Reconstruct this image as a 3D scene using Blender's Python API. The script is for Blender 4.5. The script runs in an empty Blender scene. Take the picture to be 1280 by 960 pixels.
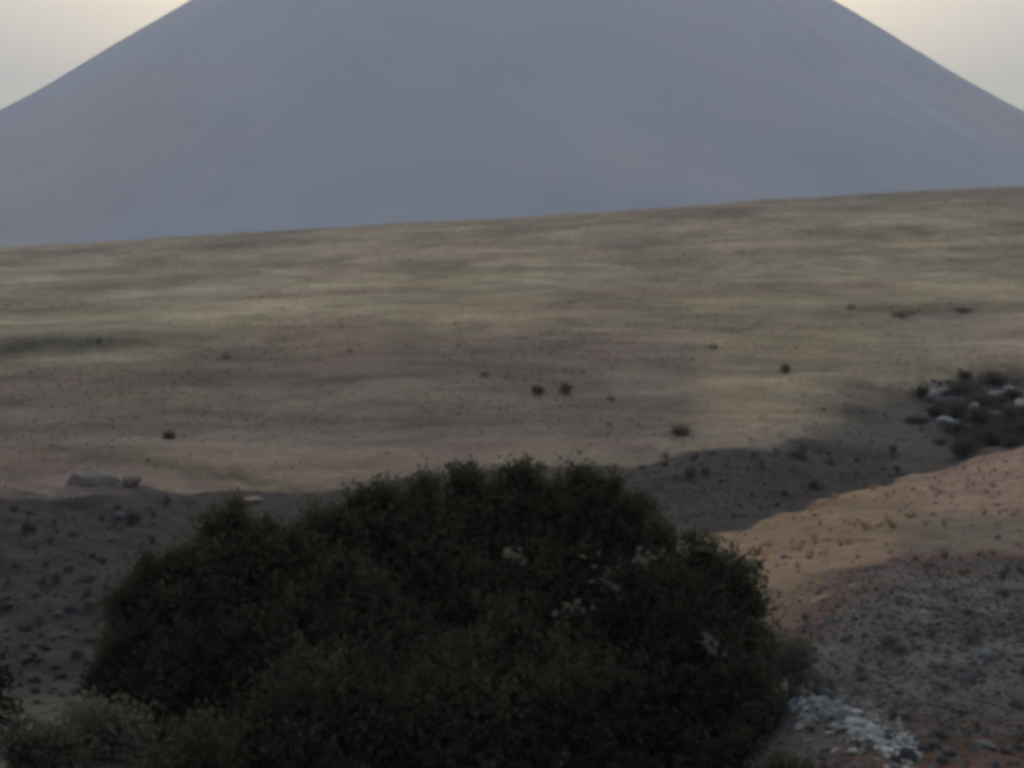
import bpy, bmesh, math, random
import numpy as np
from mathutils import Vector, Matrix, noise as mnoise

random.seed(7)
RNG = np.random.default_rng(7)
EYE = 1.75            # camera height above the ground under it
F = 1777.8            # focal length in photo pixels (1280 wide, 50 mm on 36 mm)
scene = bpy.context.scene
COL = scene.collection

# ------------------------------------------------------------------ helpers
def tag(o, label=None, cat=None, group=None, kind=None):
    if label: o['label'] = label
    if cat: o['category'] = cat
    if group: o['group'] = group
    if kind: o['kind'] = kind
    return o

def link(name, me, parent=None):
    o = bpy.data.objects.new(name, me)
    COL.objects.link(o)
    if parent is not None:
        o.parent = parent
    return o

def empty(name, loc, rz=0.0):
    o = bpy.data.objects.new(name, None)
    o.empty_display_size = 0.2
    o.location = loc
    o.rotation_euler = (0, 0, rz)
    COL.objects.link(o)
    return o

def mesh_np(name, verts, faces, mat, cols=None, smooth=False):
    """verts (n,3), faces (m,k) with k equal for all"""
    verts = np.asarray(verts, np.float32); faces = np.asarray(faces, np.int32)
    me = bpy.data.meshes.new(name)
    m, k = faces.shape
    me.vertices.add(len(verts)); me.vertices.foreach_set('co', verts.ravel())
    me.loops.add(m * k); me.loops.foreach_set('vertex_index', faces.ravel())
    me.polygons.add(m)
    me.polygons.foreach_set('loop_start', np.arange(m, dtype=np.int32) * k)
    me.polygons.foreach_set('loop_total', np.full(m, k, np.int32))
    me.polygons.foreach_set('use_smooth', np.full(m, smooth, bool))
    if cols is not None:
        a = me.attributes.new('tint', 'FLOAT_COLOR', 'POINT')
        c = np.ones((len(verts), 4), np.float32); c[:, :3] = cols
        a.data.foreach_set('color', c.ravel())
    me.update(calc_edges=True)
    if mat is not None: me.materials.append(mat)
    return me

def _hash(ix, iy, s):
    h = (ix.astype(np.int64) * 374761393 + iy.astype(np.int64) * 668265263 + s * 974634521) & 0xFFFFFFFF
    h = ((h ^ (h >> 13)) * 1274126177) & 0xFFFFFFFF
    h = (h ^ (h >> 16)) & 0xFFFFFFFF
    return h / 4294967295.0

def vnoise(x, y, s=0):
    ix = np.floor(x); iy = np.floor(y)
    fx = x - ix; fy = y - iy
    fx = fx * fx * fx * (fx * (fx * 6 - 15) + 10); fy = fy * fy * fy * (fy * (fy * 6 - 15) + 10)
    a = _hash(ix, iy, s); b = _hash(ix + 1, iy, s); c = _hash(ix, iy + 1, s); d = _hash(ix + 1, iy + 1, s)
    return (a + (b - a) * fx) * (1 - fy) + (c + (d - c) * fx) * fy

def fbm(x, y, s=0, o=4, gain=0.5):
    v = 0; a = 1.0; t = 0
    for i in range(o):
        v = v + a * (vnoise(x * 2 ** i + 17.3 * i, y * 2 ** i - 9.1 * i, s + i) * 2 - 1); t += a; a *= gain
    return v / t

def sst(a, b, x):
    t = np.clip((x - a) / (b - a), 0, 1)
    return t * t * (3 - 2 * t)

# ------------------------------------------------------------------ the lie of the land
# Survey lines seen from the viewpoint; each knot is (distance, photo row).
# 0 feet, 1 frame bottom, 2 end of the gravel, 3 lip of the gully, 4 gully floor, 5 far lip, 6-8 hillside, 9 ridge
COLS = [-300, 0, 160, 320, 480, 640, 800, 910, 1000, 1100, 1180, 1280, 1600]
K = {
 1: [(6.5, 975), (6.5, 975), (6.5, 985), (6.5, 1060), (6.5, 1130), (6.5, 1160), (6.5, 1140), (6.5, 1085), (6.5, 985), (6.5, 966), (6.5, 966), (6.5, 966), (6.5, 966)],
 2: [(10, 832), (10, 832), (10, 845), (10.5, 900), (11, 930), (11, 920), (11, 900), (11, 845), (11.4, 775), (12.5, 738), (13.2, 722), (14.2, 702), (15, 690)],
 3: [(17, 742), (17, 742), (17, 738), (17, 735), (17, 725), (17, 714), (18, 690), (19, 661), (22, 633), (25, 604), (27.5, 585), (30, 558), (36, 540)],
 4: [(27, 672), (27, 672), (28, 668), (29, 668), (30, 655), (31, 645), (31, 650), (30, 655), (32, 645), (34, 618), (35, 600), (38, 576), (44, 560)],
 5: [(36, 624), (36, 624), (37, 618), (39, 624), (41, 604), (43, 586), (44, 578), (45, 560), (46, 553), (47, 564), (48, 556), (50, 540), (56, 525)],
 6: [(58, 530), (58, 530), (58, 530), (60, 530), (60, 525), (60, 518), (60, 512), (60, 510), (62, 505), (64, 500), (66, 492), (68, 482), (72, 470)],
 7: [(95, 444), (95, 444), (95, 444), (95, 445), (95, 440), (95, 440), (95, 438), (97, 434), (98, 430), (98, 426), (98, 424), (98, 418), (98, 410)],
 8: [(165, 372), (165, 370), (165, 368), (165, 362), (165, 356), (165, 350), (165, 346), (165, 342), (165, 338), (165, 336), (165, 333), (165, 330), (165, 322)],
 9: [(268, 326), (268, 306), (268, 296), (270, 286), (270, 276), (272, 267), (272, 257), (272, 248), (272, 242), (274, 236), (274, 232), (275, 228), (275, 218)],
}
UG = np.arange(-300, 1601, 5.0)
def _smooth(a, n=9):
    k = np.hanning(n + 2)[1:-1]; k /= k.sum()
    p = np.pad(a, n // 2, mode='edge')
    return np.convolve(p, k, 'valid')
KD = [np.zeros_like(UG)]; KZ = [np.zeros_like(UG)]
for k in range(1, 10):
    d = np.array([p[0] for p in K[k]], float); py = np.array([p[1] for p in K[k]], float)
    z = EYE + (480 - py) / F * d
    KD.append(_smooth(np.interp(UG, COLS, d))); KZ.append(_smooth(np.interp(UG, COLS, z)))
KD.append(np.full_like(UG, 320.)); KZ.append(KZ[9] - 6.)
KD.append(np.full_like(UG, 420.)); KZ.append(KZ[9] * 0 - 2.)
KD.append(np.full_like(UG, 9000.)); KZ.append(KZ[9] * 0 - 14.)
KD = np.array(KD); KZ = np.array(KZ)                     # (13, nu)
ND = 1500
DG = np.concatenate([[0.0], np.geomspace(0.5, 9000, ND - 1)])
TZ = np.zeros((len(UG), ND)); TK = np.zeros((len(UG), ND))
for i in range(len(UG)):
    TZ[i] = np.interp(DG, KD[:, i], KZ[:, i]); TK[i] = np.interp(DG, KD[:, i], np.arange(13))
    TZ[i] = _smooth(TZ[i], 23)

def survey(x, y):
    """world xy -> (u column, depth d, knot index k, base height)"""
    x = np.asarray(x, float); y = np.asarray(y, float)
    r = np.hypot(x, y); th = np.arctan2(x, y); a = np.abs(th)
    LIM = math.radians(28)
    ac = np.minimum(a, LIM)
    d = r * np.cos(ac)
    ue = F * np.tan(ac)
    back = np.clip((math.pi - a) / (math.pi - LIM), 0, 1)
    u = 640 + np.sign(th) * np.where(a > LIM, ue * back, ue)
    fu = np.clip((u - UG[0]) / 5.0, 0, len(UG) - 1.001); iu = fu.astype(int); fu = fu - iu
    fd = np.interp(d, DG, np.arange(ND)); fd = np.clip(fd, 0, ND - 1.001); idd = fd.astype(int); fd = fd - idd
    def bil(T):
        return (T[iu, idd] * (1 - fu) + T[iu + 1, idd] * fu) * (1 - fd) + (T[iu, idd + 1] * (1 - fu) + T[iu + 1, idd + 1] * fu) * fd
    z = bil(TZ); k = bil(TK)
    low = 1 - 0.75 * sst(math.radians(40), math.radians(120), a)
    return u, d, k, np.where(z > 0, z * low, z)

def height(x, y):
    u, d, k, z = survey(x, y)
    x = np.asarray(x, float); y = np.asarray(y, float)
    z = z + 0.05 * fbm(x * 0.9, y * 0.9, 3, 4) * sst(2, 5, d)
    g = sst(2.6, 3.4, k) * (1 - sst(5.0, 5.4, k))
    z = z + g * 0.28 * fbm(x * 0.45, y * 0.45, 11, 4)
    z = z + sst(2.6, 2.85, k) * (1 - sst(3.1, 3.35, k)) * .10 * fbm(x * 1.6, y * .8, 13, 4)
    left = (1 - sst(300, 900, u)) * sst(6, 9, d) * (1 - sst(4.6, 5.2, k))
    z = z + left * 0.2 * fbm(x * 0.8, y * 0.8, 15, 4)
    h = sst(5.0, 6.0, k) * (1 - sst(9.5, 11, k))
    z = z + h * (0.22 * fbm(x * 0.18, y * 0.12, 21, 4) + 0.75 * fbm(x * 0.035, y * 0.028, 31, 3) * sst(6, 7.5, k) * (1 - 0.6 * sst(8.5, 9, k)))
    # the bank crossing the left of the slope
    bank = np.exp(-((d - 97) / 2.0) ** 2) * (1 - sst(150, 230, u)) * (a_front(x, y))
    z = z + bank * 0.7
    z = z + sst(3.3, 3.0, k) * 0 
    return z

def a_front(x, y):
    return 1 - sst(math.radians(24), math.radians(34), np.abs(np.arctan2(x, y)))

def gz(x, y):
    return float(height(np.array([x]), np.array([y]))[0])

def at(px, d):
    """ground point in column px at depth d"""
    x = (px - 640) / F * d
    return Vector((x, d, gz(x, d)))

def ground_hit(px, py, dmin=6.0, dmax=290.0):
    """where a line of sight meets the ground"""
    ds = np.geomspace(dmin, dmax, 900)
    x = (px - 640) / F * ds
    z = height(x, ds); ray = EYE + (480 - py) / F * ds
    hit = np.nonzero(z >= ray)[0]
    i = hit[0] if len(hit) else len(ds) - 1
    return Vector((x[i], ds[i], z[i]))

# ------------------------------------------------------------------ materials
def mat_new(name):
    m = bpy.data.materials.new(name); m.use_nodes = True
    nt = m.node_tree; b = nt.nodes['Principled BSDF']
    b.inputs['Roughness'].default_value = 0.95
    b.inputs['Specular IOR Level'].default_value = 0.1
    return m, nt, b

def node(nt, t, **kw):
    n = nt.nodes.new(t)
    for k_, v in kw.items():
        if k_ in n.inputs.keys(): n.inputs[k_].default_value = v
        else: setattr(n, k_, v)
    return n

def mat_ground(name, scales, bump, amount=0.5):
    m, nt, b = mat_new(name); L = nt.links
    at_ = node(nt, 'ShaderNodeAttribute', attribute_name='tint')
    geo = node(nt, 'ShaderNodeNewGeometry')
    prev = at_.outputs['Color']
    hgt = None
    for i, (sc, am) in enumerate(scales):
        n = node(nt, 'ShaderNodeTexNoise', Scale=sc, Detail=6.0, Roughness=0.65)
        L.new(geo.outputs['Position'], n.inputs['Vector'])
        mr = node(nt, 'ShaderNodeMapRange')
        mr.inputs['From Min'].default_value = 0.3; mr.inputs['From Max'].default_value = 0.7
        mr.inputs['To Min'].default_value = 1 - am; mr.inputs['To Max'].default_value = 1 + am
        L.new(n.outputs['Fac'], mr.inputs['Value'])
        mx = node(nt, 'ShaderNodeMix', data_type='RGBA', blend_type='MULTIPLY')
        mx.inputs['Factor'].default_value = 1.0
        L.new(prev, mx.inputs[6]); L.new(mr.outputs['Result'], mx.inputs[7])
        prev = mx.outputs[2]
        hgt = n.outputs['Fac']
    L.new(prev, b.inputs['Base Color'])
    bp = node(nt, 'ShaderNodeBump', Strength=0.6, Distance=bump)
    L.new(hgt, bp.inputs['Height']); L.new(bp.outputs['Normal'], b.inputs['Normal'])
    return m

def mat_tint(name, rough=0.9, spec=0.1, transl=0.0, scale=8.0, var=0.25):
    """colour from the mesh's own tint, mottled"""
    m, nt, b = mat_new(name); L = nt.links
    b.inputs['Roughness'].default_value = rough; b.inputs['Specular IOR Level'].default_value = spec
    at_ = node(nt, 'ShaderNodeAttribute', attribute_name='tint')
    tc = node(nt, 'ShaderNodeTexCoord')
    n = node(nt, 'ShaderNodeTexNoise', Scale=scale, Detail=4.0)
    L.new(tc.outputs['Object'], n.inputs['Vector'])
    mr = node(nt, 'ShaderNodeMapRange')
    mr.inputs['From Min'].default_value = 0.3; mr.inputs['From Max'].default_value = 0.7
    mr.inputs['To Min'].default_value = 1 - var; mr.inputs['To Max'].default_value = 1 + var
    L.new(n.outputs['Fac'], mr.inputs['Value'])
    mx = node(nt, 'ShaderNodeMix', data_type='RGBA', blend_type='MULTIPLY'); mx.inputs['Factor'].default_value = 1.0
    L.new(at_.outputs['Color'], mx.inputs[6]); L.new(mr.outputs['Result'], mx.inputs[7])
    L.new(mx.outputs[2], b.inputs['Base Color'])
    if transl > 0:                                   # thin blades and leaves let light through
        tr = node(nt, 'ShaderNodeBsdfTranslucent'); ms = node(nt, 'ShaderNodeMixShader'); ms.inputs['Fac'].default_value = transl
        L.new(mx.outputs[2], tr.inputs['Color'])
        out = [q for q in nt.nodes if q.type == 'OUTPUT_MATERIAL'][0]
        L.new(b.outputs['BSDF'], ms.inputs[1]); L.new(tr.outputs['BSDF'], ms.inputs[2]); L.new(ms.outputs['Shader'], out.inputs['Surface'])
    return m

def mat_rock(name, c, var=0.35, scale=6.0):
    m, nt, b = mat_new(name); L = nt.links
    tc = node(nt, 'ShaderNodeTexCoord')
    oi = node(nt, 'ShaderNodeObjectInfo')
    n = node(nt, 'ShaderNodeTexNoise', Scale=scale, Detail=7.0, Roughness=0.65)
    L.new(tc.outputs['Object'], n.inputs['Vector'])
    rp = node(nt, 'ShaderNodeValToRGB')
    rp.color_ramp.elements[0].position = 0.3; rp.color_ramp.elements[1].position = 0.72
    rp.color_ramp.elements[0].color = [v * (1 - var) for v in c] + [1]
    rp.color_ramp.elements[1].color = [v * (1 + var) for v in c] + [1]
    L.new(n.outputs['Fac'], rp.inputs['Fac'])
    mr = node(nt, 'ShaderNodeMapRange')
    mr.inputs['To Min'].default_value = 0.7; mr.inputs['To Max'].default_value = 1.3
    L.new(oi.outputs['Random'], mr.inputs['Value'])
    mx = node(nt, 'ShaderNodeMix', data_type='RGBA', blend_type='MULTIPLY'); mx.inputs['Factor'].default_value = 1.0
    L.new(rp.outputs['Color'], mx.inputs[6]); L.new(mr.outputs['Result'], mx.inputs[7])
    L.new(mx.outputs[2], b.inputs['Base Color'])
    bp = node(nt, 'ShaderNodeBump', Strength=0.5, Distance=0.02)
    L.new(n.outputs['Fac'], bp.inputs['Height']); L.new(bp.outputs['Normal'], b.inputs['Normal'])
    return m

M_NEAR = mat_ground('gravelly_earth', [(0.35, 0.2), (2.2, 0.28), (14, 0.35)], 0.05)
M_HILL = mat_ground('dry_grass_slope', [(0.05, 0.12), (0.4, 0.16), (2.5, 0.3)], 0.15)
M_GRASS = mat_tint('dry_grass', scale=2.0, transl=.5)
M_LEAF = mat_tint('dark_leaf', rough=0.9, spec=0.04, transl=.45, scale=2.0, var=0.25)
M_BARK = mat_rock('bark', (0.06, 0.05, 0.042), 0.3, 20)
M_STONE = mat_rock('grey_lava_stone', (0.115, 0.115, 0.118), 0.4, 9)
M_DARKSTONE = mat_rock('dark_lava_stone', (0.09, 0.088, 0.09), 0.4, 5)
M_PALESTONE = mat_rock('pale_grey_stone', (0.31, 0.305, 0.30), 0.35, 9)
M_PINKROCK = mat_rock('pale_pinkish_rock', (0.30, 0.25, 0.235), 0.3, 2)
M_TANSTONE = mat_rock('tan_stone', (0.36, 0.28, 0.21), 0.3, 6)
M_GRAVEL = mat_tint('gravel', scale=10.0, var=0.3)

# ------------------------------------------------------------------ ground cover colours
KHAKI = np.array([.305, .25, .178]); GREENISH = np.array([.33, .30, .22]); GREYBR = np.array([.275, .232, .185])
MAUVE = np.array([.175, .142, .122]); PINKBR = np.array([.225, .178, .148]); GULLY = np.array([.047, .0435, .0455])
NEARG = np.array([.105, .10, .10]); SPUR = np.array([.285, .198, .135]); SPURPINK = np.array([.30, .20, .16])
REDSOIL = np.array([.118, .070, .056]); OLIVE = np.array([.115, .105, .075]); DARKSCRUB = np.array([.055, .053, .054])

def mix(c, col, w):
    return c * (1 - w[:, None]) + np.asarray(col)[None, :] * w[:, None]

def blotch(x, y):
    return np.clip(1 + .55 * fbm(x * 3.2, y * 1.7, 121, 4) + .3 * fbm(x * .8, y * .6, 125, 3), .45, 1.7)

def cover(x, y, z):
    u, d, k, _ = survey(x, y)
    front = a_front(x, y) * (y > 0)
    dd = np.maximum(d, 1)
    wu = u + 26 * fbm(x * 30 / dd * 1.2, y * 30 / dd * .6, 41, 4) + 9 * fbm(x * 200 / dd, y * 90 / dd, 43, 3)
    py = 480 - (z - EYE) / dd * F
    wy = py + 9 * fbm(x * 24 / dd + 5, y * 20 / dd, 45, 4) + 4 * fbm(x * 160 / dd, y * 60 / dd, 47, 3)
    n1 = fbm(x * 0.045, y * 0.02, 51, 5); n2 = fbm(x * 0.11, y * 0.05, 53, 5); n3 = fbm(x * 0.03 + 7, y * 0.06, 57, 4)
    n = len(x)
    c = np.tile(KHAKI, (n, 1))
    # hillside, from the lip upwards
    c = mix(c, PINKBR, 1 - sst(490, 560, 1020 - wy + 0 * wu))          # lower slope (rows below 490)
    w = sst(408, 432, wy) * (1 - sst(535, 590, wy)) * sst(120, 300, wu) * (1 - sst(830, 920, wu + (wy - 450) * .4))
    c = mix(c, MAUVE, w * .95)
    c = mix(c, MAUVE, sst(440, 470, wy) * (1 - sst(600, 640, wy)) * (1 - sst(140, 330, wu + (wy - 520) * .5)) * .85)
    c = mix(c, KHAKI * .93, sst(820, 900, wu) * sst(395, 430, wy) * (1 - sst(520, 550, wy)) * .9)
    c = mix(c, GREYBR, (1 - sst(315, 335, wy + .09 * (wu - 640))) * .75)
    c = mix(c, GREENISH, np.exp(-((wy - 341 + .02 * (wu - 900)) / 13) ** 2) * sst(560, 700, wu) * .85)
    c = mix(c, GREENISH, np.exp(-((wy - 375) / 22) ** 2) * (1 - sst(420, 560, wu)) * .55)
    c = mix(c, GREENISH * .92, np.exp(-((wy - 412) / 16) ** 2) * np.exp(-((wu - 120) / 170) ** 2) * .5)
    c = mix(c, [.35, .26, .20], np.exp(-((wy - 415) / 28) ** 2 - ((wu - 400) / 60) ** 2) * .85)
    c = mix(c, [.36, .28, .21], np.exp(-((wy - 300) / 20) ** 2 - ((wu - 600) / 40) ** 2) * .5)
    c = mix(c, [.22, .15, .13], np.exp(-((wy - 265 + .06 * (wu - 850)) / 4) ** 2 - ((wu - 860) / 75) ** 2) * .8)
    c = mix(c, [.24, .20, .15], (np.exp(-((wy - 385) / 12) ** 2 - ((wu - 1080) / 80) ** 2) + np.exp(-((wy - 370) / 7) ** 2 - ((wu - 720) / 45) ** 2)) .clip(0, 1) * .7)
    # bank on the left with its paler foot
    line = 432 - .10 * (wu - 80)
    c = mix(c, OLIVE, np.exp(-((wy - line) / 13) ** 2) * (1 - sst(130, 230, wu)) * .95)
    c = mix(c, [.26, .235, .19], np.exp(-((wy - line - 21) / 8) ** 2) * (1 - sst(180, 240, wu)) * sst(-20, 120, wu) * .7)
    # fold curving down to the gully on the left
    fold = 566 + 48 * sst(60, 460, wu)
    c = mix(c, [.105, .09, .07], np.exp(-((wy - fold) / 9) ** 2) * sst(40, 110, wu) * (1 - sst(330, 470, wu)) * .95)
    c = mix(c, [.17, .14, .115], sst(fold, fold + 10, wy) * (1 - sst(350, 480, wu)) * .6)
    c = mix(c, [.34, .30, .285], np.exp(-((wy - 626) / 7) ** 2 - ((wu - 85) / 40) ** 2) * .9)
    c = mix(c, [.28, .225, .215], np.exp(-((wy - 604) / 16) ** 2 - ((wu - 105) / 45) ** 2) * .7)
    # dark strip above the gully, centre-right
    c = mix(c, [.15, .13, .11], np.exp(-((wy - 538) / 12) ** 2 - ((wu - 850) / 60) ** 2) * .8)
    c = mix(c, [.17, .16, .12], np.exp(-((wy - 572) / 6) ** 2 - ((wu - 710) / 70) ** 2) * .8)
    t4 = fbm(x * .5, y * .25, 143, 4)
    # right: grey stony patch, scrub hollow, tan bank
    c = mix(c, [.25, .22, .185], np.exp(-((wy - 428) / 34) ** 2 - ((wu - 1165) / 75) ** 2) * .85)
    c = mix(c, [.33, .255, .20], np.exp(-((wy - 435) / 28) ** 2 - ((wu - 1275) / 50) ** 2) * .9)
    c = mix(c, [.15, .135, .12], np.exp(-((wy - 390) / 8) ** 2 - ((wu - 1190) / 50) ** 2) * .75)
    wv = wu + 90 * fbm(x * .35, y * .12, 141, 5) + .9 * (wy - 520)
    c = mix(c, [.17, .15, .125], sst(930, 1060, wv) * sst(465, 505, wy) * .8)
    c = mix(c, DARKSCRUB, sst(1030, 1130, wv) * sst(452, 478, wy + .12 * (wu - 1200)) * (k > 3.4) * (.9 + .1 * sst(-.1, .1, t4)))
    hillmod = 1 + .30 * n1 + .34 * n2 + .2 * n3
    t1 = fbm(x * .05, y * .10, 131, 5); t2 = fbm(x * .11 + 3, y * .2, 133, 5); t3 = fbm(x * .3, y * .35, 135, 4)
    hillmod = hillmod * (1 - .13 * sst(.0, .2, t1) - .09 * sst(.05, .2, t2) - .16 * sst(.12, .22, t3) + .10 * sst(.14, .24, -t3) + .10 * sst(.12, .2, -t1) + .08 * sst(.14, .22, -t2))
    c *= np.where(k > 5, hillmod, 1)[:, None]
    warm = sst(.05, .2, fbm(x * .04 + 9, y * .09, 137, 4)) * (k > 5) * .5
    c = c * (1 - warm[:, None]) + c * np.array([1.05, .95, .97])[None] * warm[:, None]
    green = np.clip(n3 * 1.2, 0, 1) * (k > 5) * .35
    c = c * (1 - green[:, None]) + c * np.array([.93, 1.03, .85])[None] * green[:, None]
    # gully
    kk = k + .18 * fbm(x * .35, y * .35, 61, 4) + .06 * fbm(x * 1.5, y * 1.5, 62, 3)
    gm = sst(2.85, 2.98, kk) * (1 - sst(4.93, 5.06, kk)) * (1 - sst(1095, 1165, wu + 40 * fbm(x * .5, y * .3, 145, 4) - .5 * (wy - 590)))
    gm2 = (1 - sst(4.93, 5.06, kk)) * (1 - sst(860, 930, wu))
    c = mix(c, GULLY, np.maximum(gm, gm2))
    # near side
    nearm = 1 - sst(2.97, 3.05, k)
    right = sst(830, 900, wu)
    spur = SPUR[None, :] * np.ones((n, 1))
    spur = mix(spur, SPURPINK, sst(1120, 1180, wu) * (1 - sst(620, 650, wy)))
    spur = mix(spur, [.17, .14, .115], sst(1060, 1190, wu) * sst(625, 655, wy))
    spur = mix(spur, [.20, .15, .115], sst(690, 735, wy) * .6)
    spur *= (1 + .25 * fbm(x * 1.1, y * .9, 71, 5))[:, None]
    near = np.tile(NEARG, (n, 1)) * blotch(x, y)[:, None]
    near = mix(near, [.30, .295, .29], np.exp(-((py - 868 - (u - 985) * .5) / 20) ** 2) * sst(955, 985, u) * (1 - sst(1120, 1160, u)) * np.clip(.6 + 1.2 * fbm(x * 4, y * 4, 147, 4), 0, 1))
    near = mix(near, REDSOIL, (1 - sst(1.06, 1.2, kk * .35 + k * .65)) * sst(1000, 1060, wu))
    ks = k + .3 * fbm(x * .8, y * .8, 75, 4)
    nearc = near * (1 - sst(1.9, 2.15, ks))[:, None] + spur * sst(1.9, 2.15, ks)[:, None]
    band = np.exp(-((ks - 2.0) / .1) ** 2) * (wu > 940)
    nearc = mix(nearc, [.135, .08, .075], band * .95)
    leftc = np.tile(GULLY * 1.05, (n, 1)) * (1 + .3 * fbm(x * .7, y * .7, 77, 5))[:, None]
    leftc = mix(leftc, [.135, .135, .11], (1 - sst(1.2, 1.9, ks)) * .8)
    nc = leftc * (1 - right)[:, None] + nearc * right[:, None]
    c = c * (1 - nearm)[:, None] + nc * nearm[:, None]
    c = np.clip(c, .012, .6)
    # out of the survey: plain khaki with noise
    base = KHAKI[None] * (.75 + .25 * n1)[:, None]
    c = c * front[:, None] + base * (1 - front)[:, None]
    return c

# ------------------------------------------------------------------ ground meshes
azi = np.concatenate([np.arange(-180, -60, 4.0), np.arange(-60, -27, 1.2), np.arange(-27, -22, .35), np.linspace(-22, 22, 521), np.arange(22.35, 27, .35), np.arange(27, 60, 1.2), np.arange(60, 180, 4.0)])
azi = np.unique(np.round(azi, 4))
rad = np.concatenate([[0.4, 1, 2, 3, 4, 5], np.geomspace(5.6, 70, 380), np.geomspace(70.6, 330, 230), np.geomspace(345, 7600, 40)])
A, R = np.meshgrid(np.radians(azi), rad, indexing='ij')
X = (np.sin(A) * R).ravel(); Y = (np.cos(A) * R).ravel(); Z = height(X, Y)
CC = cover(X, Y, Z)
na, nr = A.shape
kf = survey(X, Y)[2].reshape(na, nr)
idx = np.arange(na * nr).reshape(na, nr)
def quads(sel_rows):
    a = idx; b = np.roll(idx, -1, axis=0)
    q = np.stack([a[:, :-1], a[:, 1:], b[:, 1:], b[:, :-1]], -1)      # (na, nr-1, 4)
    return q[sel_rows]
near_sel = kf[:, :-1] < 4.6
def sub(sel, name, mat):
    q = quads(sel); used, inv = np.unique(q.ravel(), return_inverse=True)
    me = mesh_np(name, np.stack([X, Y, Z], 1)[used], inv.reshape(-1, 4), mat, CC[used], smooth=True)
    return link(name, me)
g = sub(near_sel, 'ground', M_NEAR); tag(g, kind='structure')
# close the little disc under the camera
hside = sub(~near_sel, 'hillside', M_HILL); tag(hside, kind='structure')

# ------------------------------------------------------------------ the mountain
def mountain():
    D = 4000.0; cx = 0.0
    Xp = np.array([0, 40, 90, 150, 250, 400, 520, 640, 800, 1000, 1250, 1500, 1700.])
    Yp = np.array([704, 697, 674, 633, 560, 459, 387, 320, 241, 146, 52, -12, -30.])
    r_ = D * Xp / np.sqrt(F * F + Xp * Xp); z_ = EYE + Yp * (D * D - r_ * r_) / (D * F)
    z_[-2:] = [-20, -24]
    nth, nr2 = 720, 260
    th = np.linspace(0, 2 * math.pi, nth, endpoint=False); rr = np.linspace(0, r_[-1], nr2)
    T, RR = np.meshgrid(th, rr, indexing='ij')
    z = np.interp(RR, r_, z_)
    # radial ravines that deepen down slope, broken by cross noise
    px_, py_ = np.cos(T), np.sin(T)
    rn = fbm(px_ * 9 + 3 + .0006 * RR, py_ * 9 + .0006 * RR, 81, 4) + .5 * fbm(px_ * 28 + .0015 * RR, py_ * 28, 83, 3)
    rx, ry = RR * px_, RR * py_
    amp = sst(0, 900, RR) * (1 - sst(2300, 2900, RR))
    z = z + amp * (11 * rn + 7 * fbm(rx * .004, ry * .004, 85, 4))
    V = np.stack([rx.ravel() + cx, ry.ravel() + D, z.ravel()], 1)
    id2 = np.arange(nth * nr2).reshape(nth, nr2); b = np.roll(id2, -1, 0)
    q = np.stack([id2[:, 1:], id2[:, :-1], b[:, :-1], b[:, 1:]], -1)[:, 1:].reshape(-1, 4)
    cap = V[id2[:, 0]]
    m, nt, bs = mat_new('bare_volcanic_slope'); L = nt.links
    geo = node(nt, 'ShaderNodeNewGeometry')
    n = node(nt, 'ShaderNodeTexNoise', Scale=0.004, Detail=8.0, Roughness=0.6)
    L.new(geo.outputs['Position'], n.inputs['Vector'])
    rp = node(nt, 'ShaderNodeValToRGB')
    rp.color_ramp.elements[0].position = .3; rp.color_ramp.elements[1].position = .7
    rp.color_ramp.elements[0].color = (.33, .32, .335, 1); rp.color_ramp.elements[1].color = (.46, .43, .425, 1)
    L.new(n.outputs['Fac'], rp.inputs['Fac'])
    n2 = node(nt, 'ShaderNodeTexNoise', Scale=0.0011, Detail=5.0, Roughness=0.55)      # broad warm and cool tint patches
    L.new(geo.outputs['Position'], n2.inputs['Vector'])
    r2 = node(nt, 'ShaderNodeValToRGB')
    r2.color_ramp.elements[0].position = .38; r2.color_ramp.elements[1].position = .64
    r2.color_ramp.elements[0].color = (.88, .98, 1.1, 1); r2.color_ramp.elements[1].color = (1.14, 1.0, .9, 1)
    L.new(n2.outputs['Fac'], r2.inputs['Fac'])
    mm = node(nt, 'ShaderNodeMix', data_type='RGBA', blend_type='MULTIPLY'); mm.inputs['Factor'].default_value = 1.0
    L.new(rp.outputs['Color'], mm.inputs[6]); L.new(r2.outputs['Color'], mm.inputs[7]); L.new(mm.outputs[2], bs.inputs['Base Color'])
    me = mesh_np('mountain', V, q, m, smooth=True)
    o = link('mountain', me); tag(o, kind='structure')
mountain()

# ------------------------------------------------------------------ stones
def stone_mesh(name, mat, seed, sub_=2, flat=.7):
    bm = bmesh.new()
    bmesh.ops.create_icosphere(bm, subdivisions=sub_, radius=1.0)
    off = Vector((seed * 3.7, seed * 1.3, seed * 7.1))
    rnd = random.Random(seed)
    planes = [(Vector((rnd.gauss(0, 1), rnd.gauss(0, 1), rnd.gauss(0, 1))).normalized(), rnd.uniform(.55, .85)) for _ in range(7)]
    for v in bm.verts:
        p = v.co.copy()
        for nn, dd in planes:                       # broken faces
            t = p.dot(nn)
            if t > dd: p -= nn * (t - dd) * .85
        p *= 1 + .16 * mnoise.noise(p * 1.4 + off) + .07 * mnoise.noise(p * 4 + off)
        v.co = Vector((p.x, p.y * .8, p.z * flat))
    me = bpy.data.meshes.new(name); bm.to_mesh(me); bm.free()
    me.materials.append(mat)
    return me

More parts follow.
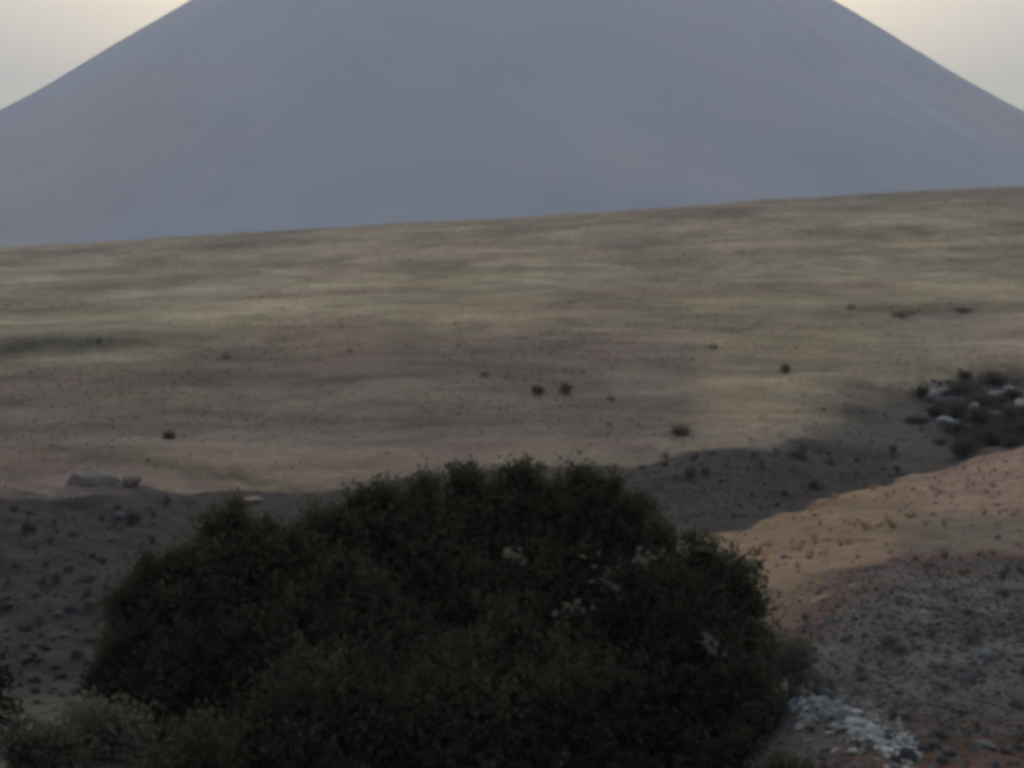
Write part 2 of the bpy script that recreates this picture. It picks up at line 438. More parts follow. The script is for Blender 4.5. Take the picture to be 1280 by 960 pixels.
STONES = {'grey': [stone_mesh('stone', M_STONE, 10 + i, 2, .62 + .1 * (i % 3)) for i in range(6)],
          'dark': [stone_mesh('stone', M_DARKSTONE, 30 + i, 2, .6 + .1 * (i % 3)) for i in range(6)],
          'pale': [stone_mesh('stone', M_PALESTONE, 50 + i, 3, .6 + .1 * (i % 3)) for i in range(6)],
          'pink': [stone_mesh('boulder', M_PINKROCK, 70 + i, 3, .6) for i in range(3)],
          'tan': [stone_mesh('stone', M_TANSTONE, 90 + i, 3, .5) for i in range(3)]}

def stone(kind, p, s, label, cat='stone', group=None, name='stone', squash=(1, 1, 1), sink=.25, rz=None, tilt=.25):
    o = link(name, random.choice(STONES[kind]))
    o.scale = (s * squash[0], s * squash[1], s * squash[2])
    o.location = (p[0], p[1], p[2] + s * squash[2] * (.6 - sink) * .8)
    o.rotation_euler = (random.uniform(-tilt, tilt), random.uniform(-tilt, tilt), random.uniform(0, 6.28) if rz is None else rz)
    return tag(o, label, cat, group)

# stones that lie about on the gravel to the right of the shrub
for i in range(50):
    px = random.uniform(950, 1300); py = random.uniform(770, 955)
    stone('grey' if random.random() < .7 else 'dark', ground_hit(px, py), random.choice([.025, .03, .03, .035, .04, .055]),
          'small rough grey stone on the gravel between the big dark shrub and the tan bank', 'stone', 'grey stones on the near gravel')
# dark rubble on the left slope of the gully
for i in range(36):
    py = 640 + 230 * random.random() ** .8; px = random.uniform(-30, 230 if py < 740 else 120)
    p = ground_hit(px, py)
    stone('dark' if random.random() < .75 else 'grey', p, random.uniform(.0025, .006) * p.y,
          'dark grey lava stone on the rubble slope left of the big dark shrub', 'stone', 'dark stones on the left rubble slope')
# rubble in the gully behind the spur
for i in range(14):
    px = random.uniform(770, 1080); d = random.uniform(33, 45)
    p = at(px, d)
    stone('dark', p, random.uniform(.07, .16),
          'dark grey lava stone in the gully behind the tan bank', 'stone', 'dark stones in the gully')
# a row of pale stones running down to the lower right
row = [(985, 858, .085), (1002, 862, .10), (1020, 872, .09), (1036, 880, .09), (1047, 872, .06), (1060, 893, .08), (1075, 902, .085), (1090, 915, .085),
       (1103, 921, .07), (1118, 926, .075), (1010, 884, .05), (1050, 905, .06), (1082, 925, .06), (1127, 934, .06), (990, 878, .06), (1035, 915, .055),
       (1015, 925, .055), (1000, 932, .05), (1045, 928, .05), (1062, 935, .05), (978, 846, .05)]
for i, (px, py, s) in enumerate(row):
    stone('pale', ground_hit(px + random.uniform(-5, 5), py + 8 + random.uniform(-5, 5)), s * random.uniform(.45, .8), 'pale grey stone in the row slanting across the dark gravel right of the big shrub', 'stone',
          'row of pale stones right of the shrub', squash=(1.2, .9, .7), sink=.4)
# single stones
stone('tan', ground_hit(1024, 752), .085, 'flat pale tan stone at the foot of the tan bank', 'stone', squash=(1.3, .7, .5), rz=.1)
stone('tan', ground_hit(984, 760), .06, 'small tan stone beside the shrub\'s right edge, below the tan bank', 'stone', squash=(1.2, .8, .6), rz=.6)
stone('tan', ground_hit(1155, 768), .035, 'tiny yellowish tan stone alone on the gravel under the tan bank', 'stone')
p = ground_hit(1262, 838); stone('pale', ground_hit(1232, 822), .06, 'light grey angular stone on the gravel near the right side', 'stone')
stone('grey', ground_hit(1230, 934), .07, 'flat grey slab on the gravel beside red earth', 'stone', squash=(1.3, .8, .4), sink=.4)
p = ground_hit(118, 606); stone('pink', p, .68, 'big pale pinkish boulder at the rim of the dark gully', 'boulder', name='boulder', squash=(1.15, .8, .8), rz=.2, tilt=.08, sink=.45)
p = ground_hit(165, 606); stone('pink', p, .42, 'smaller pale boulder just behind the big pinkish boulder', 'boulder', name='boulder', squash=(1, .8, .9))
p = ground_hit(312, 628); stone('tan', p, .30, 'pale flat stone at the gully rim behind the dark shrub', 'stone', squash=(1.2, .8, .6), rz=.2)
p = ground_hit(1248, 500); stone('pale', p, .55, 'pale grey rock in the scrubby hollow, nearest its right end', 'rock', name='rock', squash=(1, .8, .9))
p = ground_hit(1222, 498); stone('pale', p, .45, 'low pale grey rock between two dark shrubs in the hollow', 'rock', name='rock', squash=(1.3, .8, .6))
p = ground_hit(1262, 492); stone('pale', p, .35, 'small pale grey rock at the right end of the hollow', 'rock', name='rock')
p = ground_hit(1205, 496); stone('pale', p, .3, 'small pale rock beside the broad grey rock in the hollow', 'rock', name='rock', squash=(1.2, .8, .7))
for q_, (px, py, s_, lab) in enumerate([(1175, 494, .5, 'pale rock at the far left of the scrubby hollow'), (1216, 512, .42, 'pale rock just below the low pale rock between the hollow shrubs'),
        (1240, 520, .36, 'small pale rock in the middle of the hollow scrub'), (1275, 508, .5, 'pale grey rock cut by the right side of the photo, in the hollow'), (1185, 530, .4, 'grey rock low in the left part of the hollow')]):
    stone('pale', ground_hit(px, py), s_, lab, 'rock', name='rock', squash=(1.3, .8, .65))
p = ground_hit(1190, 508); stone('grey', p, .75, 'broad grey rock on the left side of the scrubby hollow', 'rock', name='rock', squash=(1.4, .9, .6))

# gravel: thousands of small stones, one mesh
def gravel():
    rv = np.random.default_rng(3)
    base = []
    for i in range(8):
        me = stone_mesh('tmp', None, 200 + i, 1, .65) if False else None
        bm = bmesh.new(); bmesh.ops.create_icosphere(bm, subdivisions=1, radius=1)
        pts = np.array([v.co[:] for v in bm.verts]); fs = np.array([[v.index for v in f.verts] for f in bm.faces]); bm.free()
        pts *= rv.uniform(.5, 1.25, (len(pts), 1)); pts[:, 2] *= .7
        base.append(pts)
    V = []; Fc = []; C = []; off = 0
    def put(px0, px1, d0, d1, n, smin, smax, alb, keep):
        nonlocal off
        px = rv.uniform(px0, px1, n); d = np.sqrt(rv.uniform(d0 ** 2, d1 ** 2, n))
        x = (px - 640) / F * d
        u, dd, k, _ = survey(x, d)
        w = keep(u, k, x, d) > rv.uniform(0, 1, n)
        x, d = x[w], d[w]
        z = height(x, d)
        blot = blotch(x, d)
        for i in range(len(x)):
            s = smin * (smax / smin) ** rv.uniform() ** 1.6
            b = base[rv.integers(8)]
            a = rv.uniform(0, 6.28); ca, sa = math.cos(a), math.sin(a)
            q = b * np.array([s * rv.uniform(.8, 1.3), s * rv.uniform(.7, 1.1), s * rv.uniform(.7, 1.2)])
            q = np.stack([q[:, 0] * ca - q[:, 1] * sa + x[i], q[:, 0] * sa + q[:, 1] * ca + d[i], q[:, 2] + z[i] + s * rv.uniform(-.25, .2)], 1)
            V.append(q); Fc.append(fs + off); off += len(q)
            t = alb * rv.uniform(.65, 1.35) * blot[i]
            C.append(np.tile(np.array([t, t, t * 1.01]) * rv.uniform(.97, 1.03, 3), (len(q), 1)))
    put(920, 1420, 6, 14.5, 16000, .008, .03, .105, lambda u, k, x, d: (1 - sst(1.85, 2.15, k + .3 * fbm(x * .8, d * .8, 75, 4))) * (.55 + .45 * (fbm(x * 1.2, d * 1.2, 91, 3) > -.1)))
    put(-220, 420, 6, 37, 14000, .010, .045, .066, lambda u, k, x, d: (1 - sst(4.8, 5.0, k)) * .9)
    put(420, 1120, 24, 46, 7000, .02, .06, .066, lambda u, k, x, d: sst(3.0, 3.2, k) * (1 - sst(4.85, 5.0, k)))
    put(900, 1400, 12, 30, 900, .015, .05, .20, lambda u, k, x, d: sst(1.9, 2.2, k) * (1 - sst(2.9, 3, k)))
    put(965, 1150, 6.4, 8.6, 4500, .008, .04, .34, lambda u, k, x, d: np.exp(-(((480 - (height(x, d) - EYE) / d * F) - 862 - (u - 985) * .52) / 17) ** 2) * .9)
    put(1150, 1280, 50, 72, 900, .05, .2, .085, lambda u, k, x, d: .8)
    me = mesh_np('gravel', np.concatenate(V), np.concatenate(Fc), M_GRAVEL, np.concatenate(C))
    tag(link('gravel', me), 'loose grey gravel and small lava rubble covering the near ground and gully', 'gravel', kind='stuff')
gravel()

# ------------------------------------------------------------------ grass
def blades(pts, h, w, col, n, rv, lean=.55):
    """n bent blades at every point: arrays of verts, quads (two per blade), colours"""
    m = len(pts)
    P = np.repeat(pts, n, 0); H = np.repeat(h, n) * rv.uniform(.6, 1.2, m * n); Wd = np.repeat(w, n)
    cc = np.repeat(col, n, 0) * rv.uniform(.8, 1.2, (m * n, 1))
    a = rv.uniform(0, 6.28, m * n); dirx, diry = np.cos(a), np.sin(a)
    P = P + np.stack([dirx, diry, 0 * a], 1) * (np.repeat(h, n) * .25 * rv.uniform(0, 1, m * n))[:, None]
    side = np.stack([-diry, dirx, 0 * a], 1) * (Wd * .5)[:, None]
    out = np.stack([dirx, diry, 0 * a], 1) * (H * lean * rv.uniform(.3, 1.2, m * n))[:, None]
    up = np.stack([0 * a, 0 * a, H], 1)
    v0 = P - side; v1 = P + side
    v2 = P + out * .35 + up * .6 + side * .7; v3 = P + out * .35 + up * .6 - side * .7
    v4 = P + out + up * .95 + side * .12; v5 = P + out + up * .95 - side * .12
    V = np.stack([v0, v1, v2, v3, v4, v5], 1).reshape(-1, 3)
    i = np.arange(m * n)[:, None] * 6
    q = np.concatenate([i + np.array([[0, 1, 2, 3]]), i + np.array([[3, 2, 4, 5]])])
    return V, q, np.repeat(cc, 6, 0)

def grass():
    rv = np.random.default_rng(5)
    n = 32000
    px = rv.uniform(-260, 1540, n); d = 35 * (285 / 35) ** rv.uniform(0, 1, n) ** .8
    x = (px - 640) / F * d
    u, dd, k, _ = survey(x, d)
    clump = fbm(x * .12, d * .06, 101, 4)
    keep = (k > 4.97 + .1 * clump) & (k < 9.2) & (rv.uniform(0, 1, n) < (.25 + 2.2 * clump) * (.35 + .65 * sst(5.2, 7.5, k)))
    keep &= rv.uniform(0, 1, n) > sst(1040, 1220, u) * (1 - sst(6.0, 6.6, k)) * .95
    x, d, u, k = x[keep], d[keep], u[keep], k[keep]
    z = height(x, d)
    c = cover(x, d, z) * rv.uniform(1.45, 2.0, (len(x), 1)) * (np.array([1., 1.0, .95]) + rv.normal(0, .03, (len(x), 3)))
    s = rv.uniform(.05, .14, len(x)) * (.75 + d / 130)
    V, q, C = blades(np.stack([x, d, z - .02], 1), s, s * .34, c, 5, rv, 1.5)
    # dry tufts on the tan bank and the near gravel
    m = 900
    px = rv.uniform(900, 1420, m); d = rv.uniform(9.5, 30, m); x = (px - 640) / F * d
    u, dd, k, _ = survey(x, d)
    kp = (k > 1.8) & (k < 2.99) & (rv.uniform(0, 1, m) < .2 + fbm(x * .6, d * .6, 103, 3))
    x, d = x[kp], d[kp]; z = height(x, d)
    c = cover(x, d, z) * rv.uniform(.9, 1.4, (len(x), 1))
    V2, q2, C2 = blades(np.stack([x, d, z - .01], 1), rv.uniform(.04, .13, len(x)), np.full(len(x), .012), c, 14, rv, 1.0)
    me = mesh_np('grass', np.concatenate([V, V2]), np.concatenate([q, q2 + len(V)]), M_GRASS, np.concatenate([C, C2]))
    tag(link('grass', me), 'short dry khaki and brown grass tufts over the hillside', 'grass', kind='stuff')
grass()

# ------------------------------------------------------------------ shrubs
def leaf_cloud(centres, n_per, rv, size, col, colvar=.12, hollow=.55, aspect=.5, droop=.2):
    """little folded leaves gathered in sprigs through the volume of a set of lobes; centres: (x,y,z,rx,ry,rz)"""
    V = []; C = []
    for (cx, cy, cz, rx, ry, rz), n in zip(centres, n_per):
        ns = max(3, n // 9)
        d = rv.normal(0, 1, (ns, 3)); d /= np.linalg.norm(d, axis=1)[:, None]
        rr = hollow + (1 - hollow) * rv.uniform(0, 1, ns) ** .6
        bump = 1 + .28 * np.sin(d[:, 0] * 5 + cx * 3) * np.sin(d[:, 1] * 6 + cy * 5) * np.sin(d[:, 2] * 5 + cz * 4) + rv.normal(0, .07, ns)
        sp = np.array([cx, cy, cz]) + d * np.array([rx, ry, rz]) * (rr * bump)[:, None]
        shade = rv.uniform(1 - colvar, 1 + colvar, ns)
        k = 9
        P = np.repeat(sp, k, 0); dirs = np.repeat(d, k, 0)
        t = np.tile(np.linspace(-1, 1, k), ns)[:, None]
        axis = dirs + rv.normal(0, .45, dirs.shape); axis[:, 2] -= droop; axis /= np.linalg.norm(axis, axis=1)[:, None]
        P = P + np.repeat(d + rv.normal(0, .5, d.shape), k, 0) * t * size * 1.3 + rv.normal(0, size * .45, P.shape)
        side = np.cross(axis, rv.normal(0, 1, axis.shape)); side /= np.linalg.norm(side, axis=1)[:, None]
        nrm = np.cross(axis, side)
        L = size * rv.uniform(.6, 1.25, len(P))[:, None]; W = L * aspect * .5
        base = P; tip = P + axis * L + nrm * L * .12; mid = P + axis * L * .5
        cc_l = rv.uniform(.82, 1.2)
        V.append(np.stack([base, mid + side * W + nrm * W * .5, tip, mid - side * W + nrm * W * .5], 1).reshape(-1, 3))
        cc = np.asarray(col)[None] * np.repeat(shade, k)[:, None] * cc_l * rv.uniform(.8, 1.2, (len(P), 1))
        C.append(np.repeat(cc, 4, 0))
    V = np.concatenate(V); C = np.concatenate(C)
    q = np.arange(len(V)).reshape(-1, 4)
    return V, q, C

def tube(bm, pts, r0, r1, seg=7):
    rings = []
    for i, p in enumerate(pts):
        t = i / (len(pts) - 1)
        dirv = (pts[min(i + 1, len(pts) - 1)] - pts[max(i - 1, 0)]).normalized()
        a = dirv.orthogonal().normalized(); b = dirv.cross(a)
        r = r0 + (r1 - r0) * t
        rings.append([bm.verts.new(p + (a * math.cos(2 * math.pi * j / seg) + b * math.sin(2 * math.pi * j / seg)) * r) for j in range(seg)])
    for i in range(len(rings) - 1):
        for j in range(seg):
            bm.faces.new((rings[i][j], rings[i][(j + 1) % seg], rings[i + 1][(j + 1) % seg], rings[i + 1][j]))
    bm.faces.new(rings[0][::-1]); bm.faces.new(rings[-1])

def branch(name, p0, p1, r, parent, rnd, kids=()):
    bm = bmesh.new(); pts = []
    mid = (p0 + p1) / 2 + Vector((rnd.uniform(-.1, .1), rnd.uniform(-.1, .1), rnd.uniform(.02, .14))) * (p1 - p0).length
    for i in range(9):
        t = i / 8
        pts.append(p0 * (1 - t) ** 2 + mid * 2 * t * (1 - t) + p1 * t * t + Vector((rnd.uniform(-1, 1), rnd.uniform(-1, 1), rnd.uniform(-1, 1))) * .012 * (p1 - p0).length)
    tube(bm, pts, r, r * .3)
    for q in kids:
        s = pts[rnd.choice([4, 5, 6])]
        tube(bm, [s, (s + q) / 2 + Vector((0, 0, .05)), q], r * .45, r * .12, 5)
    me = bpy.data.meshes.new(name); bm.to_mesh(me); bm.free(); me.materials.append(M_BARK)
    for pgn in me.polygons: pgn.use_smooth = True
    return link(name, me, parent)

def W(px, py, d):
    return Vector(((px - 640) / F * d, d, EYE + (480 - py) / F * d))

def big_shrub():
    rv = np.random.default_rng(11); rnd = random.Random(11)
    base = at(560, 9.0)
    root = empty('shrub', base)
    tag(root, 'big dark green shrub with dense small leaves filling the lower middle, biggest plant', 'shrub')
    # lobes: column, row, radius in photo pixels, distance
    lob = [(215, 790, 78, 8.9), (290, 716, 72, 9.1), (370, 726, 80, 9.2), (470, 704, 88, 9.4), (555, 692, 90, 9.5), (640, 682, 92, 9.6), (715, 684, 90, 9.5),
           (768, 712, 86, 9.3), (842, 764, 84, 8.9), (862, 808, 72, 8.6), (895, 915, 66, 8.4), (192, 838, 40, 8.6), (845, 890, 100, 8.4),
           (240, 860, 95, 8.6), (350, 835, 98, 8.7), (480, 825, 108, 8.7), (620, 822, 112, 8.7), (750, 835, 102, 8.7), (235, 960, 85, 8.4),
           (310, 950, 115, 8.3), (430, 930, 130, 8.2), (570, 920, 135, 8.15), (710, 930, 130, 8.2), (840, 985, 105, 8.3), (330, 1060, 110, 8.3), (470, 1070, 130, 8.2), (620, 1070, 130, 8.2), (760, 1060, 110, 8.3),
           (420, 674, 48, 9.5), (600, 634, 42, 9.6), (668, 628, 40, 9.7), (505, 648, 44, 9.5), (300, 672, 40, 9.2), (745, 642, 44, 9.5), (893, 742, 44, 9.0), (345, 696, 44, 9.3), (205, 730, 36, 9.0), (460, 640, 28, 9.5), (905, 845, 45, 8.5), (935, 925, 52, 8.25), (940, 990, 56, 8.1), (925, 1050, 80, 8.1), (165, 985, 60, 8.2), (190, 1050, 80, 8.2), (905, 955, 64, 8.0), (938, 1000, 60, 7.9), (880, 1040, 90, 7.9), (952, 935, 40, 8.1), (430, 765, 88, 9.0), (560, 748, 95, 9.1), (680, 748, 95, 9.1), (785, 775, 84, 9.0), (850, 830, 80, 8.7), (245, 945, 60, 7.5), (185, 985, 56, 7.1), (120, 975, 40, 6.95),
           (160, 738, 26, 8.9), (188, 705, 24, 9.0), (228, 688, 22, 9.0), (266, 640, 17, 9.2), (288, 632, 19, 9.2), (335, 656, 16, 9.3), (402, 640, 20, 9.4), (452, 610, 16, 9.5), (478, 602, 18, 9.5), (530, 602, 15, 9.5), (582, 590, 19, 9.6), (640, 586, 15, 9.7), (664, 588, 18, 9.7),
           (726, 590, 18, 9.6), (757, 592, 15, 9.5), (792, 628, 22, 9.3), (826, 660, 20, 9.1), (866, 670, 20, 9.0), (908, 700, 22, 8.9), (932, 735, 20, 8.9), (922, 790, 20, 8.7), (950, 850, 22, 8.4), (966, 888, 22, 8.3), (150, 795, 20, 8.7), (132, 826, 18, 8.6), (160, 862, 18, 8.5), (172, 770, 18, 8.8)]
    cs = []; npl = []
    lob = [(a_ + rnd.uniform(-7, 7), b_ + rnd.uniform(-5, 5), c_ * rnd.uniform(.9, 1.06), e_) for a_, b_, c_, e_ in lob]
    for px, py, r, d in lob:
        py += 13
        c = W(px, py, d) - base; R_ = r / F * d
        cs.append((c.x, c.y, c.z, R_, R_ * 1.0, R_))
        npl.append(int(68000 * (R_ ** 2) + 300))
    V, q, C = leaf_cloud(cs, npl, rv, .033, (.092, .094, .064), hollow=.5, aspect=.55)
    zmin = np.array([0.02])
    up = (V[:, 2] > height(V[:, 0] + base.x, V[:, 1] + base.y) - base.z + .01).reshape(-1, 4).all(1)
    V = V.reshape(-1, 4, 3)[up].reshape(-1, 3); C = C.reshape(-1, 4, 3)[up].reshape(-1, 3); q = np.arange(len(V)).reshape(-1, 4)
    link('foliage', mesh_np('foliage', V, q, M_LEAF, C), root)
    # sprays that stick out of the outline
    sp = []
    for px, py, d in [(282, 632, 9.2), (268, 642, 9.2), (330, 650, 9.4), (452, 612, 9.6), (468, 606, 9.6), (520, 603, 9.6), (575, 592, 9.7), (640, 584, 9.8), (650, 588, 9.8),
                      (700, 590, 9.7), (722, 582, 9.7), (748, 592, 9.6), (800, 640, 9.4), (822, 668, 9.2), (858, 672, 9.1), (905, 690, 9.0), (936, 690, 9.0), (944, 742, 8.9), (932, 720, 8.9),
                      (945, 765, 8.7), (150, 742, 8.9), (130, 830, 8.6), (190, 700, 9.0), (205, 694, 9.0), (120, 822, 8.5), (950, 862, 8.3), (962, 905, 8.2), (938, 820, 8.4), (372, 640, 9.5), (398, 636, 9.5)]:
        c = W(px, py + 20, d) - base
        q_ = rnd.uniform(.06, .13); sp.append((c.x, c.y, c.z, q_ * 1.3, q_, q_ * .8))
    V, q, C = leaf_cloud(sp, [150] * len(sp), rv, .045, (.085, .088, .058), hollow=.1, aspect=.5)
    link('outer_sprays', mesh_np('outer_sprays', V, q, M_LEAF, C), root)
    # paler sprigs added in place of the bright gaps in the crown
    pl = []
    for px, py, r in [(884, 682, 13), (855, 688, 8), (806, 698, 7), (766, 724, 12), (714, 760, 10), (646, 692, 6), (893, 806, 13)]:
        d = min([dl - math.sqrt(max(rl * rl - (px - pxl) ** 2 - (py - pyl) ** 2, 0)) / F * dl for pxl, pyl, rl, dl in lob if math.hypot(px - pxl, py - pyl) < rl] or [8.9]) - .03
        c = W(px, py, d) - base; R_ = r * .5 / F * d
        pl.append((c.x, c.y - .0, c.z, R_, R_, R_))
    for one in pl:
        V, q, C = leaf_cloud([one], [27], rv, .045, (.165, .17, .13), hollow=.1, aspect=.75)
        o = link('gap_leaves', mesh_np('gap_leaves', V, q, M_LEAF, C), root); o['label'] = 'pale greyish leaves added in place of bright gaps in the dark shrub'
    for a_, b_ in [((895, 735, 8.8), (944, 682, 8.8)), ((915, 770, 8.7), (966, 736, 8.7)), ((150, 790, 8.8), (128, 742, 8.8)), ((290, 690, 9.1), (262, 628, 9.1)), ((660, 640, 9.5), (640, 584, 9.5))]:
        branch('twig', W(*a_) - base, W(*b_) - base, .009, root, rnd)
    for (px, py, d) in [(230, 800, 8.8), (340, 740, 9.2), (480, 700, 9.5), (620, 680, 9.6), (740, 700, 9.4), (850, 770, 8.9), (430, 1000, 8.6), (700, 1000, 8.6)]:
        t = W(px, py, d) - base
        kids = [W(px + rnd.uniform(-70, 70), py + rnd.uniform(-40, 60), d + rnd.uniform(-.3, .3)) - base for _ in range(4)]
        branch('branch', Vector((rnd.uniform(-.15, .15), rnd.uniform(-.1, .1), -.05)), t, .045, root, rnd, kids)
big_shrub()

def small_shrub(base, w, h, label, col=(.05, .05, .035), leaf=.05, n=700, name='shrub', group=None, seed=1, lobes=6, asp=.5):
    rv = np.random.default_rng(seed); rnd = random.Random(seed)
    root = empty(name, base); tag(root, label, 'shrub', group)
    cs = []
    for i in range(lobes):
        a = 6.28 * i / lobes + rnd.uniform(-.4, .4); rr = rnd.uniform(.1, .62)
        s = rnd.uniform(.38, .55)
        cs.append((math.cos(a) * w * .5 * rr, math.sin(a) * w * .5 * rr, h * rnd.uniform(.38, .62), w * .5 * s, w * .5 * s, h * s * .8))
    V, q, C = leaf_cloud(cs, [n // lobes] * lobes, rv, leaf, col, hollow=.35, aspect=asp)
    V[:, 2] = np.maximum(V[:, 2], .01)
    link('foliage', mesh_np('foliage', V, q, M_LEAF, C), root)
    for i in range(3):
        c = cs[i * lobes // 3]
        branch('stem', Vector((rnd.uniform(-.05, .05) * w, rnd.uniform(-.05, .05) * w, -.03)), Vector(c[:3]), .022 * w, root, rnd)
    return root

# plants by the big shrub
small_shrub(at(128, 7.25), .52, .26, 'low olive grey shrub at the lower left, in front of the big dark shrub', (.135, .137, .105), .04, 3200, seed=21)
small_shrub(at(55, 6.75), .46, .2, 'low dull green shrub in the lower left corner', (.095, .097, .072), .04, 2400, seed=22)
small_shrub(at(-28, 7.4), .36, .5, 'dark upright shrub cut by the left side of the photo', (.03, .032, .02), .04, 1800, seed=23)
small_shrub(at(990, 8.6), .30, .42, 'grey green bushy herb against the right flank of the big shrub', (.13, .13, .105), .032, 1500, seed=24)
small_shrub(at(975, 6.85), .34, .2, 'low grey green herb at the bottom, right of the big shrub', (.11, .112, .085), .03, 1500, seed=25)
small_shrub(at(960, 10.2), .32, .34, 'loose grey green herb behind the right edge of the big shrub', (.14, .14, .105), .035, 1100, seed=26)

# dark shrubs out on the slope
hs = [(672, 494, 14, 9, 'round dark shrub alone on the bare middle slope, just left of a wider one'),
      (707, 492, 22, 11, 'wide dark shrub on the bare middle slope, right of a small round one'),
      (982, 466, 14, 9, 'single dark shrub on the khaki slope above the gully'),
      (212, 549, 12, 7, 'small dark shrub on the pinkish lower slope above the left boulders'),
      (1206, 476, 20, 10, 'dark shrub on the upper rim of the scrubby hollow, left of the pale rocks'),
      (1243, 480, 18, 12, 'dark shrub standing just above the pale rocks of the hollow'),
      (1245, 508, 34, 9, 'low dark shrub directly below the pale rocks in the hollow'),
      (1222, 535, 40, 20, 'broad dark shrub in the middle of the scrubby hollow'),
      (1275, 550, 40, 22, 'dark shrub in the hollow close behind the tan bank'),
      (1150, 500, 30, 14, 'grey dark shrub at the left end of the scrubby hollow'),
      (1262, 530, 34, 16, 'dark shrub crowded against the right side of the broad shrub in the hollow'),
      (1195, 545, 36, 16, 'dark shrub crowded against the left side of the broad shrub in the hollow'),
      (1170, 522, 30, 12, 'greyish low shrub in the hollow below the broad grey rock'),
      (1232, 558, 44, 16, 'flat dark shrub in the hollow, right above the bank edge'),
      (1268, 500, 22, 10, 'small dark shrub at the right of the pale rocks in the hollow'),
      (1128, 398, 26, 7, 'faint dark shrub high on the right slope above the stony grey patch'),
      (1205, 392, 34, 7, 'long low dark shrub high on the right slope, right of a fainter one'),
      (850, 545, 30, 9, 'low brown dark shrub just above the gully rim')]
for i, (px, py, wpx, hpx, lab) in enumerate(hs):
    p = ground_hit(px, py); s = p.y / F
    small_shrub(p, wpx * s * 1.1, hpx * s * 1.25, lab, (.09, .088, .078) if px > 1100 else (.21, .18, .135), .07, 1500, seed=40 + i, lobes=5)

# low scrub: a few plants, copied about with their parts
def copy_shrub(src, loc, rz, s, label, group):
    c = src.copy(); COL.objects.link(c); c.location = loc; c.rotation_euler = (0, 0, rz); c.scale = (s, s, s * random.uniform(.7, 1.2))
    c['label'] = label; c['group'] = group
    for ch in list(src.children):
        k_ = ch.copy(); COL.objects.link(k_); k_.parent = c
    return c

def scatter(protos, spots, size, label, group):
    for i, (px, py) in enumerate(spots):
        p = ground_hit(px, py)
        if 'gully' in label and p.y < 31: p = at(px, R2.uniform(34, 44))
        s = size * p.y / F * random.choice([.5, .7, .8, 1, 1.2, 1.6])
        if i < len(protos):
            o = protos[i]; o.location = p; o.scale = (s, s, s); o['label'] = label; o['group'] = group
        else:
            copy_shrub(random.choice(protos), p, random.uniform(0, 6.28), s, label, group)

def protos(col, leaf, n, seed, h=.5):
    return [small_shrub(Vector((0, 0, 0)), 1.0, h * (1 + .25 * i), 'scrub', col, leaf, n, name='scrub', seed=seed + i, lobes=7) for i in range(3)]

R2 = random.Random(5)
scatter(protos((.13, .127, .12), .07, 1500, 301), [(R2.uniform(-15, 215), R2.uniform(628, 800)) for _ in range(34)], 18,
        'low dark grey scrub clump on the dark slope left of the big shrub', 'scrub on the dark left slope')
scatter(protos((.13, .12, .12), .07, 1500, 311), [(R2.gauss(960, 75), R2.uniform(565, 640)) for _ in range(26)], 14,
        'low dark scrub clump in the gully between the big shrub and the tan bank', 'scrub in the dark gully')
scatter(protos((.10, .10, .094), .07, 1500, 321, .35), [(1140 + 150 * R2.random() ** .8, R2.uniform(478, 572)) for _ in range(44)], 26,
        'dark scrub clump massed in the hollow above the tan bank at the right', 'scrub massed in the hollow')
scatter(protos((.30, .255, .185), .09, 900, 331, .3), [(R2.gauss(cx_, 45), R2.gauss(cy_, 7)) for cx_, cy_ in [(120, 425), (60, 500), (330, 455), (430, 425), (560, 470), (720, 372), (700, 492), (900, 435), (1080, 388), (1180, 395), (860, 540), (1010, 520)] for _ in range(1)], 10,
        'faint brown tussock on the open grassy hillside', 'tussocks on the hillside')
scatter(protos((.16, .16, .15), .06, 1200, 341, .4), [(R2.uniform(990, 1285), R2.uniform(745, 945)) for _ in range(34)], 20,
        'low greyish herb clump on the gravel below the tan bank', 'grey herbs on the near gravel')

# ------------------------------------------------------------------ air
SIG = 3.2e-4
def haze():
    bm = bmesh.new(); bmesh.ops.create_cube(bm, size=1)
    for v in bm.verts:
        v.co = Vector((v.co.x * 15600, v.co.y * 15600, (v.co.z + .5) * 1720 - 32))
    me = bpy.data.meshes.new('haze'); bm.to_mesh(me); bm.free()
    m = bpy.data.materials.new('air'); m.use_nodes = True; nt = m.node_tree
    for n in list(nt.nodes):
        if n.type != 'OUTPUT_MATERIAL': nt.nodes.remove(n)
    out = [n for n in nt.nodes if n.type == 'OUTPUT_MATERIAL'][0]
    v = node(nt, 'ShaderNodeVolumePrincipled')
    v.inputs['Color'].default_value = (.70, .785, 1.0, 1)
    v.inputs['Density'].default_value = SIG
    v.inputs['Anisotropy'].default_value = 0.0
    nt.links.new(v.outputs['Volume'], out.inputs['Volume'])
    me.materials.append(m)
    tag(link('haze', me), kind='stuff')
haze()

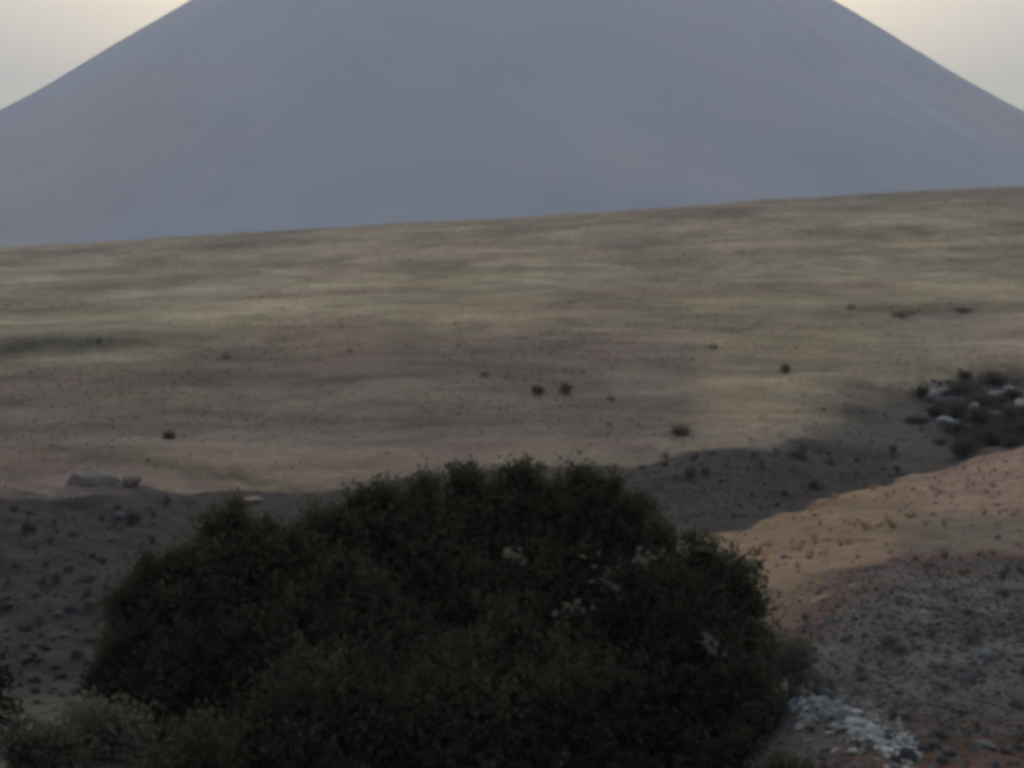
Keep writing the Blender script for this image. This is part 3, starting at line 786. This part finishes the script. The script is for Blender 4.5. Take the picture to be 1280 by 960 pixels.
# ------------------------------------------------------------------ dusk light
SUN_EL = math.radians(27.5); SUN_AZ = math.radians(0.0)       # veiled, high and soft
SKY_TINT = (1.0, .888, .605, 1)
w = bpy.data.worlds.new('World'); scene.world = w; w.use_nodes = True
nt = w.node_tree; bg = nt.nodes['Background']
sky = nt.nodes.new('ShaderNodeTexSky'); sky.sky_type = 'NISHITA'; sky.sun_disc = False
sky.sun_elevation = SUN_EL; sky.sun_rotation = SUN_AZ
sky.air_density = 1.0; sky.dust_density = 6.0; sky.ozone_density = 1.0; sky.altitude = 1500
tn = node(nt, 'ShaderNodeMix', data_type='RGBA', blend_type='MULTIPLY'); tn.inputs['Factor'].default_value = 1.0
nt.links.new(sky.outputs['Color'], tn.inputs[6]); tn.inputs[7].default_value = SKY_TINT
nt.links.new(tn.outputs[2], bg.inputs['Color']); bg.inputs['Strength'].default_value = 0.1
sd = bpy.data.lights.new('Sun', 'SUN'); sd.energy = 0.8; sd.angle = math.radians(40); sd.color = (1, .86, .7)
so = bpy.data.objects.new('Sun', sd); COL.objects.link(so)
dirv = Vector((math.sin(SUN_AZ) * math.cos(SUN_EL), math.cos(SUN_AZ) * math.cos(SUN_EL), math.sin(SUN_EL)))
so.rotation_euler = dirv.to_track_quat('Z', 'Y').to_euler(); so.location = (0, -20, 60)

# ------------------------------------------------------------------ camera and render
cd = bpy.data.cameras.new('Camera'); cd.lens = 50; cd.sensor_width = 36; cd.clip_end = 30000; cd.clip_start = .05
co = bpy.data.objects.new('Camera', cd); co.location = (0, 0, EYE); co.rotation_euler = (math.radians(90), 0, 0)
COL.objects.link(co); scene.camera = co
scene.render.engine = 'CYCLES'
scene.cycles.use_denoising = True
scene.cycles.max_bounces = 6; scene.cycles.diffuse_bounces = 3; scene.cycles.volume_bounces = 2
scene.cycles.filter_width = 4.2
scene.view_settings.view_transform = 'Standard'; scene.view_settings.look = 'None'
scene.view_settings.exposure = 1.42; scene.view_settings.gamma = 1.0; scene.view_settings.use_curve_mapping = False
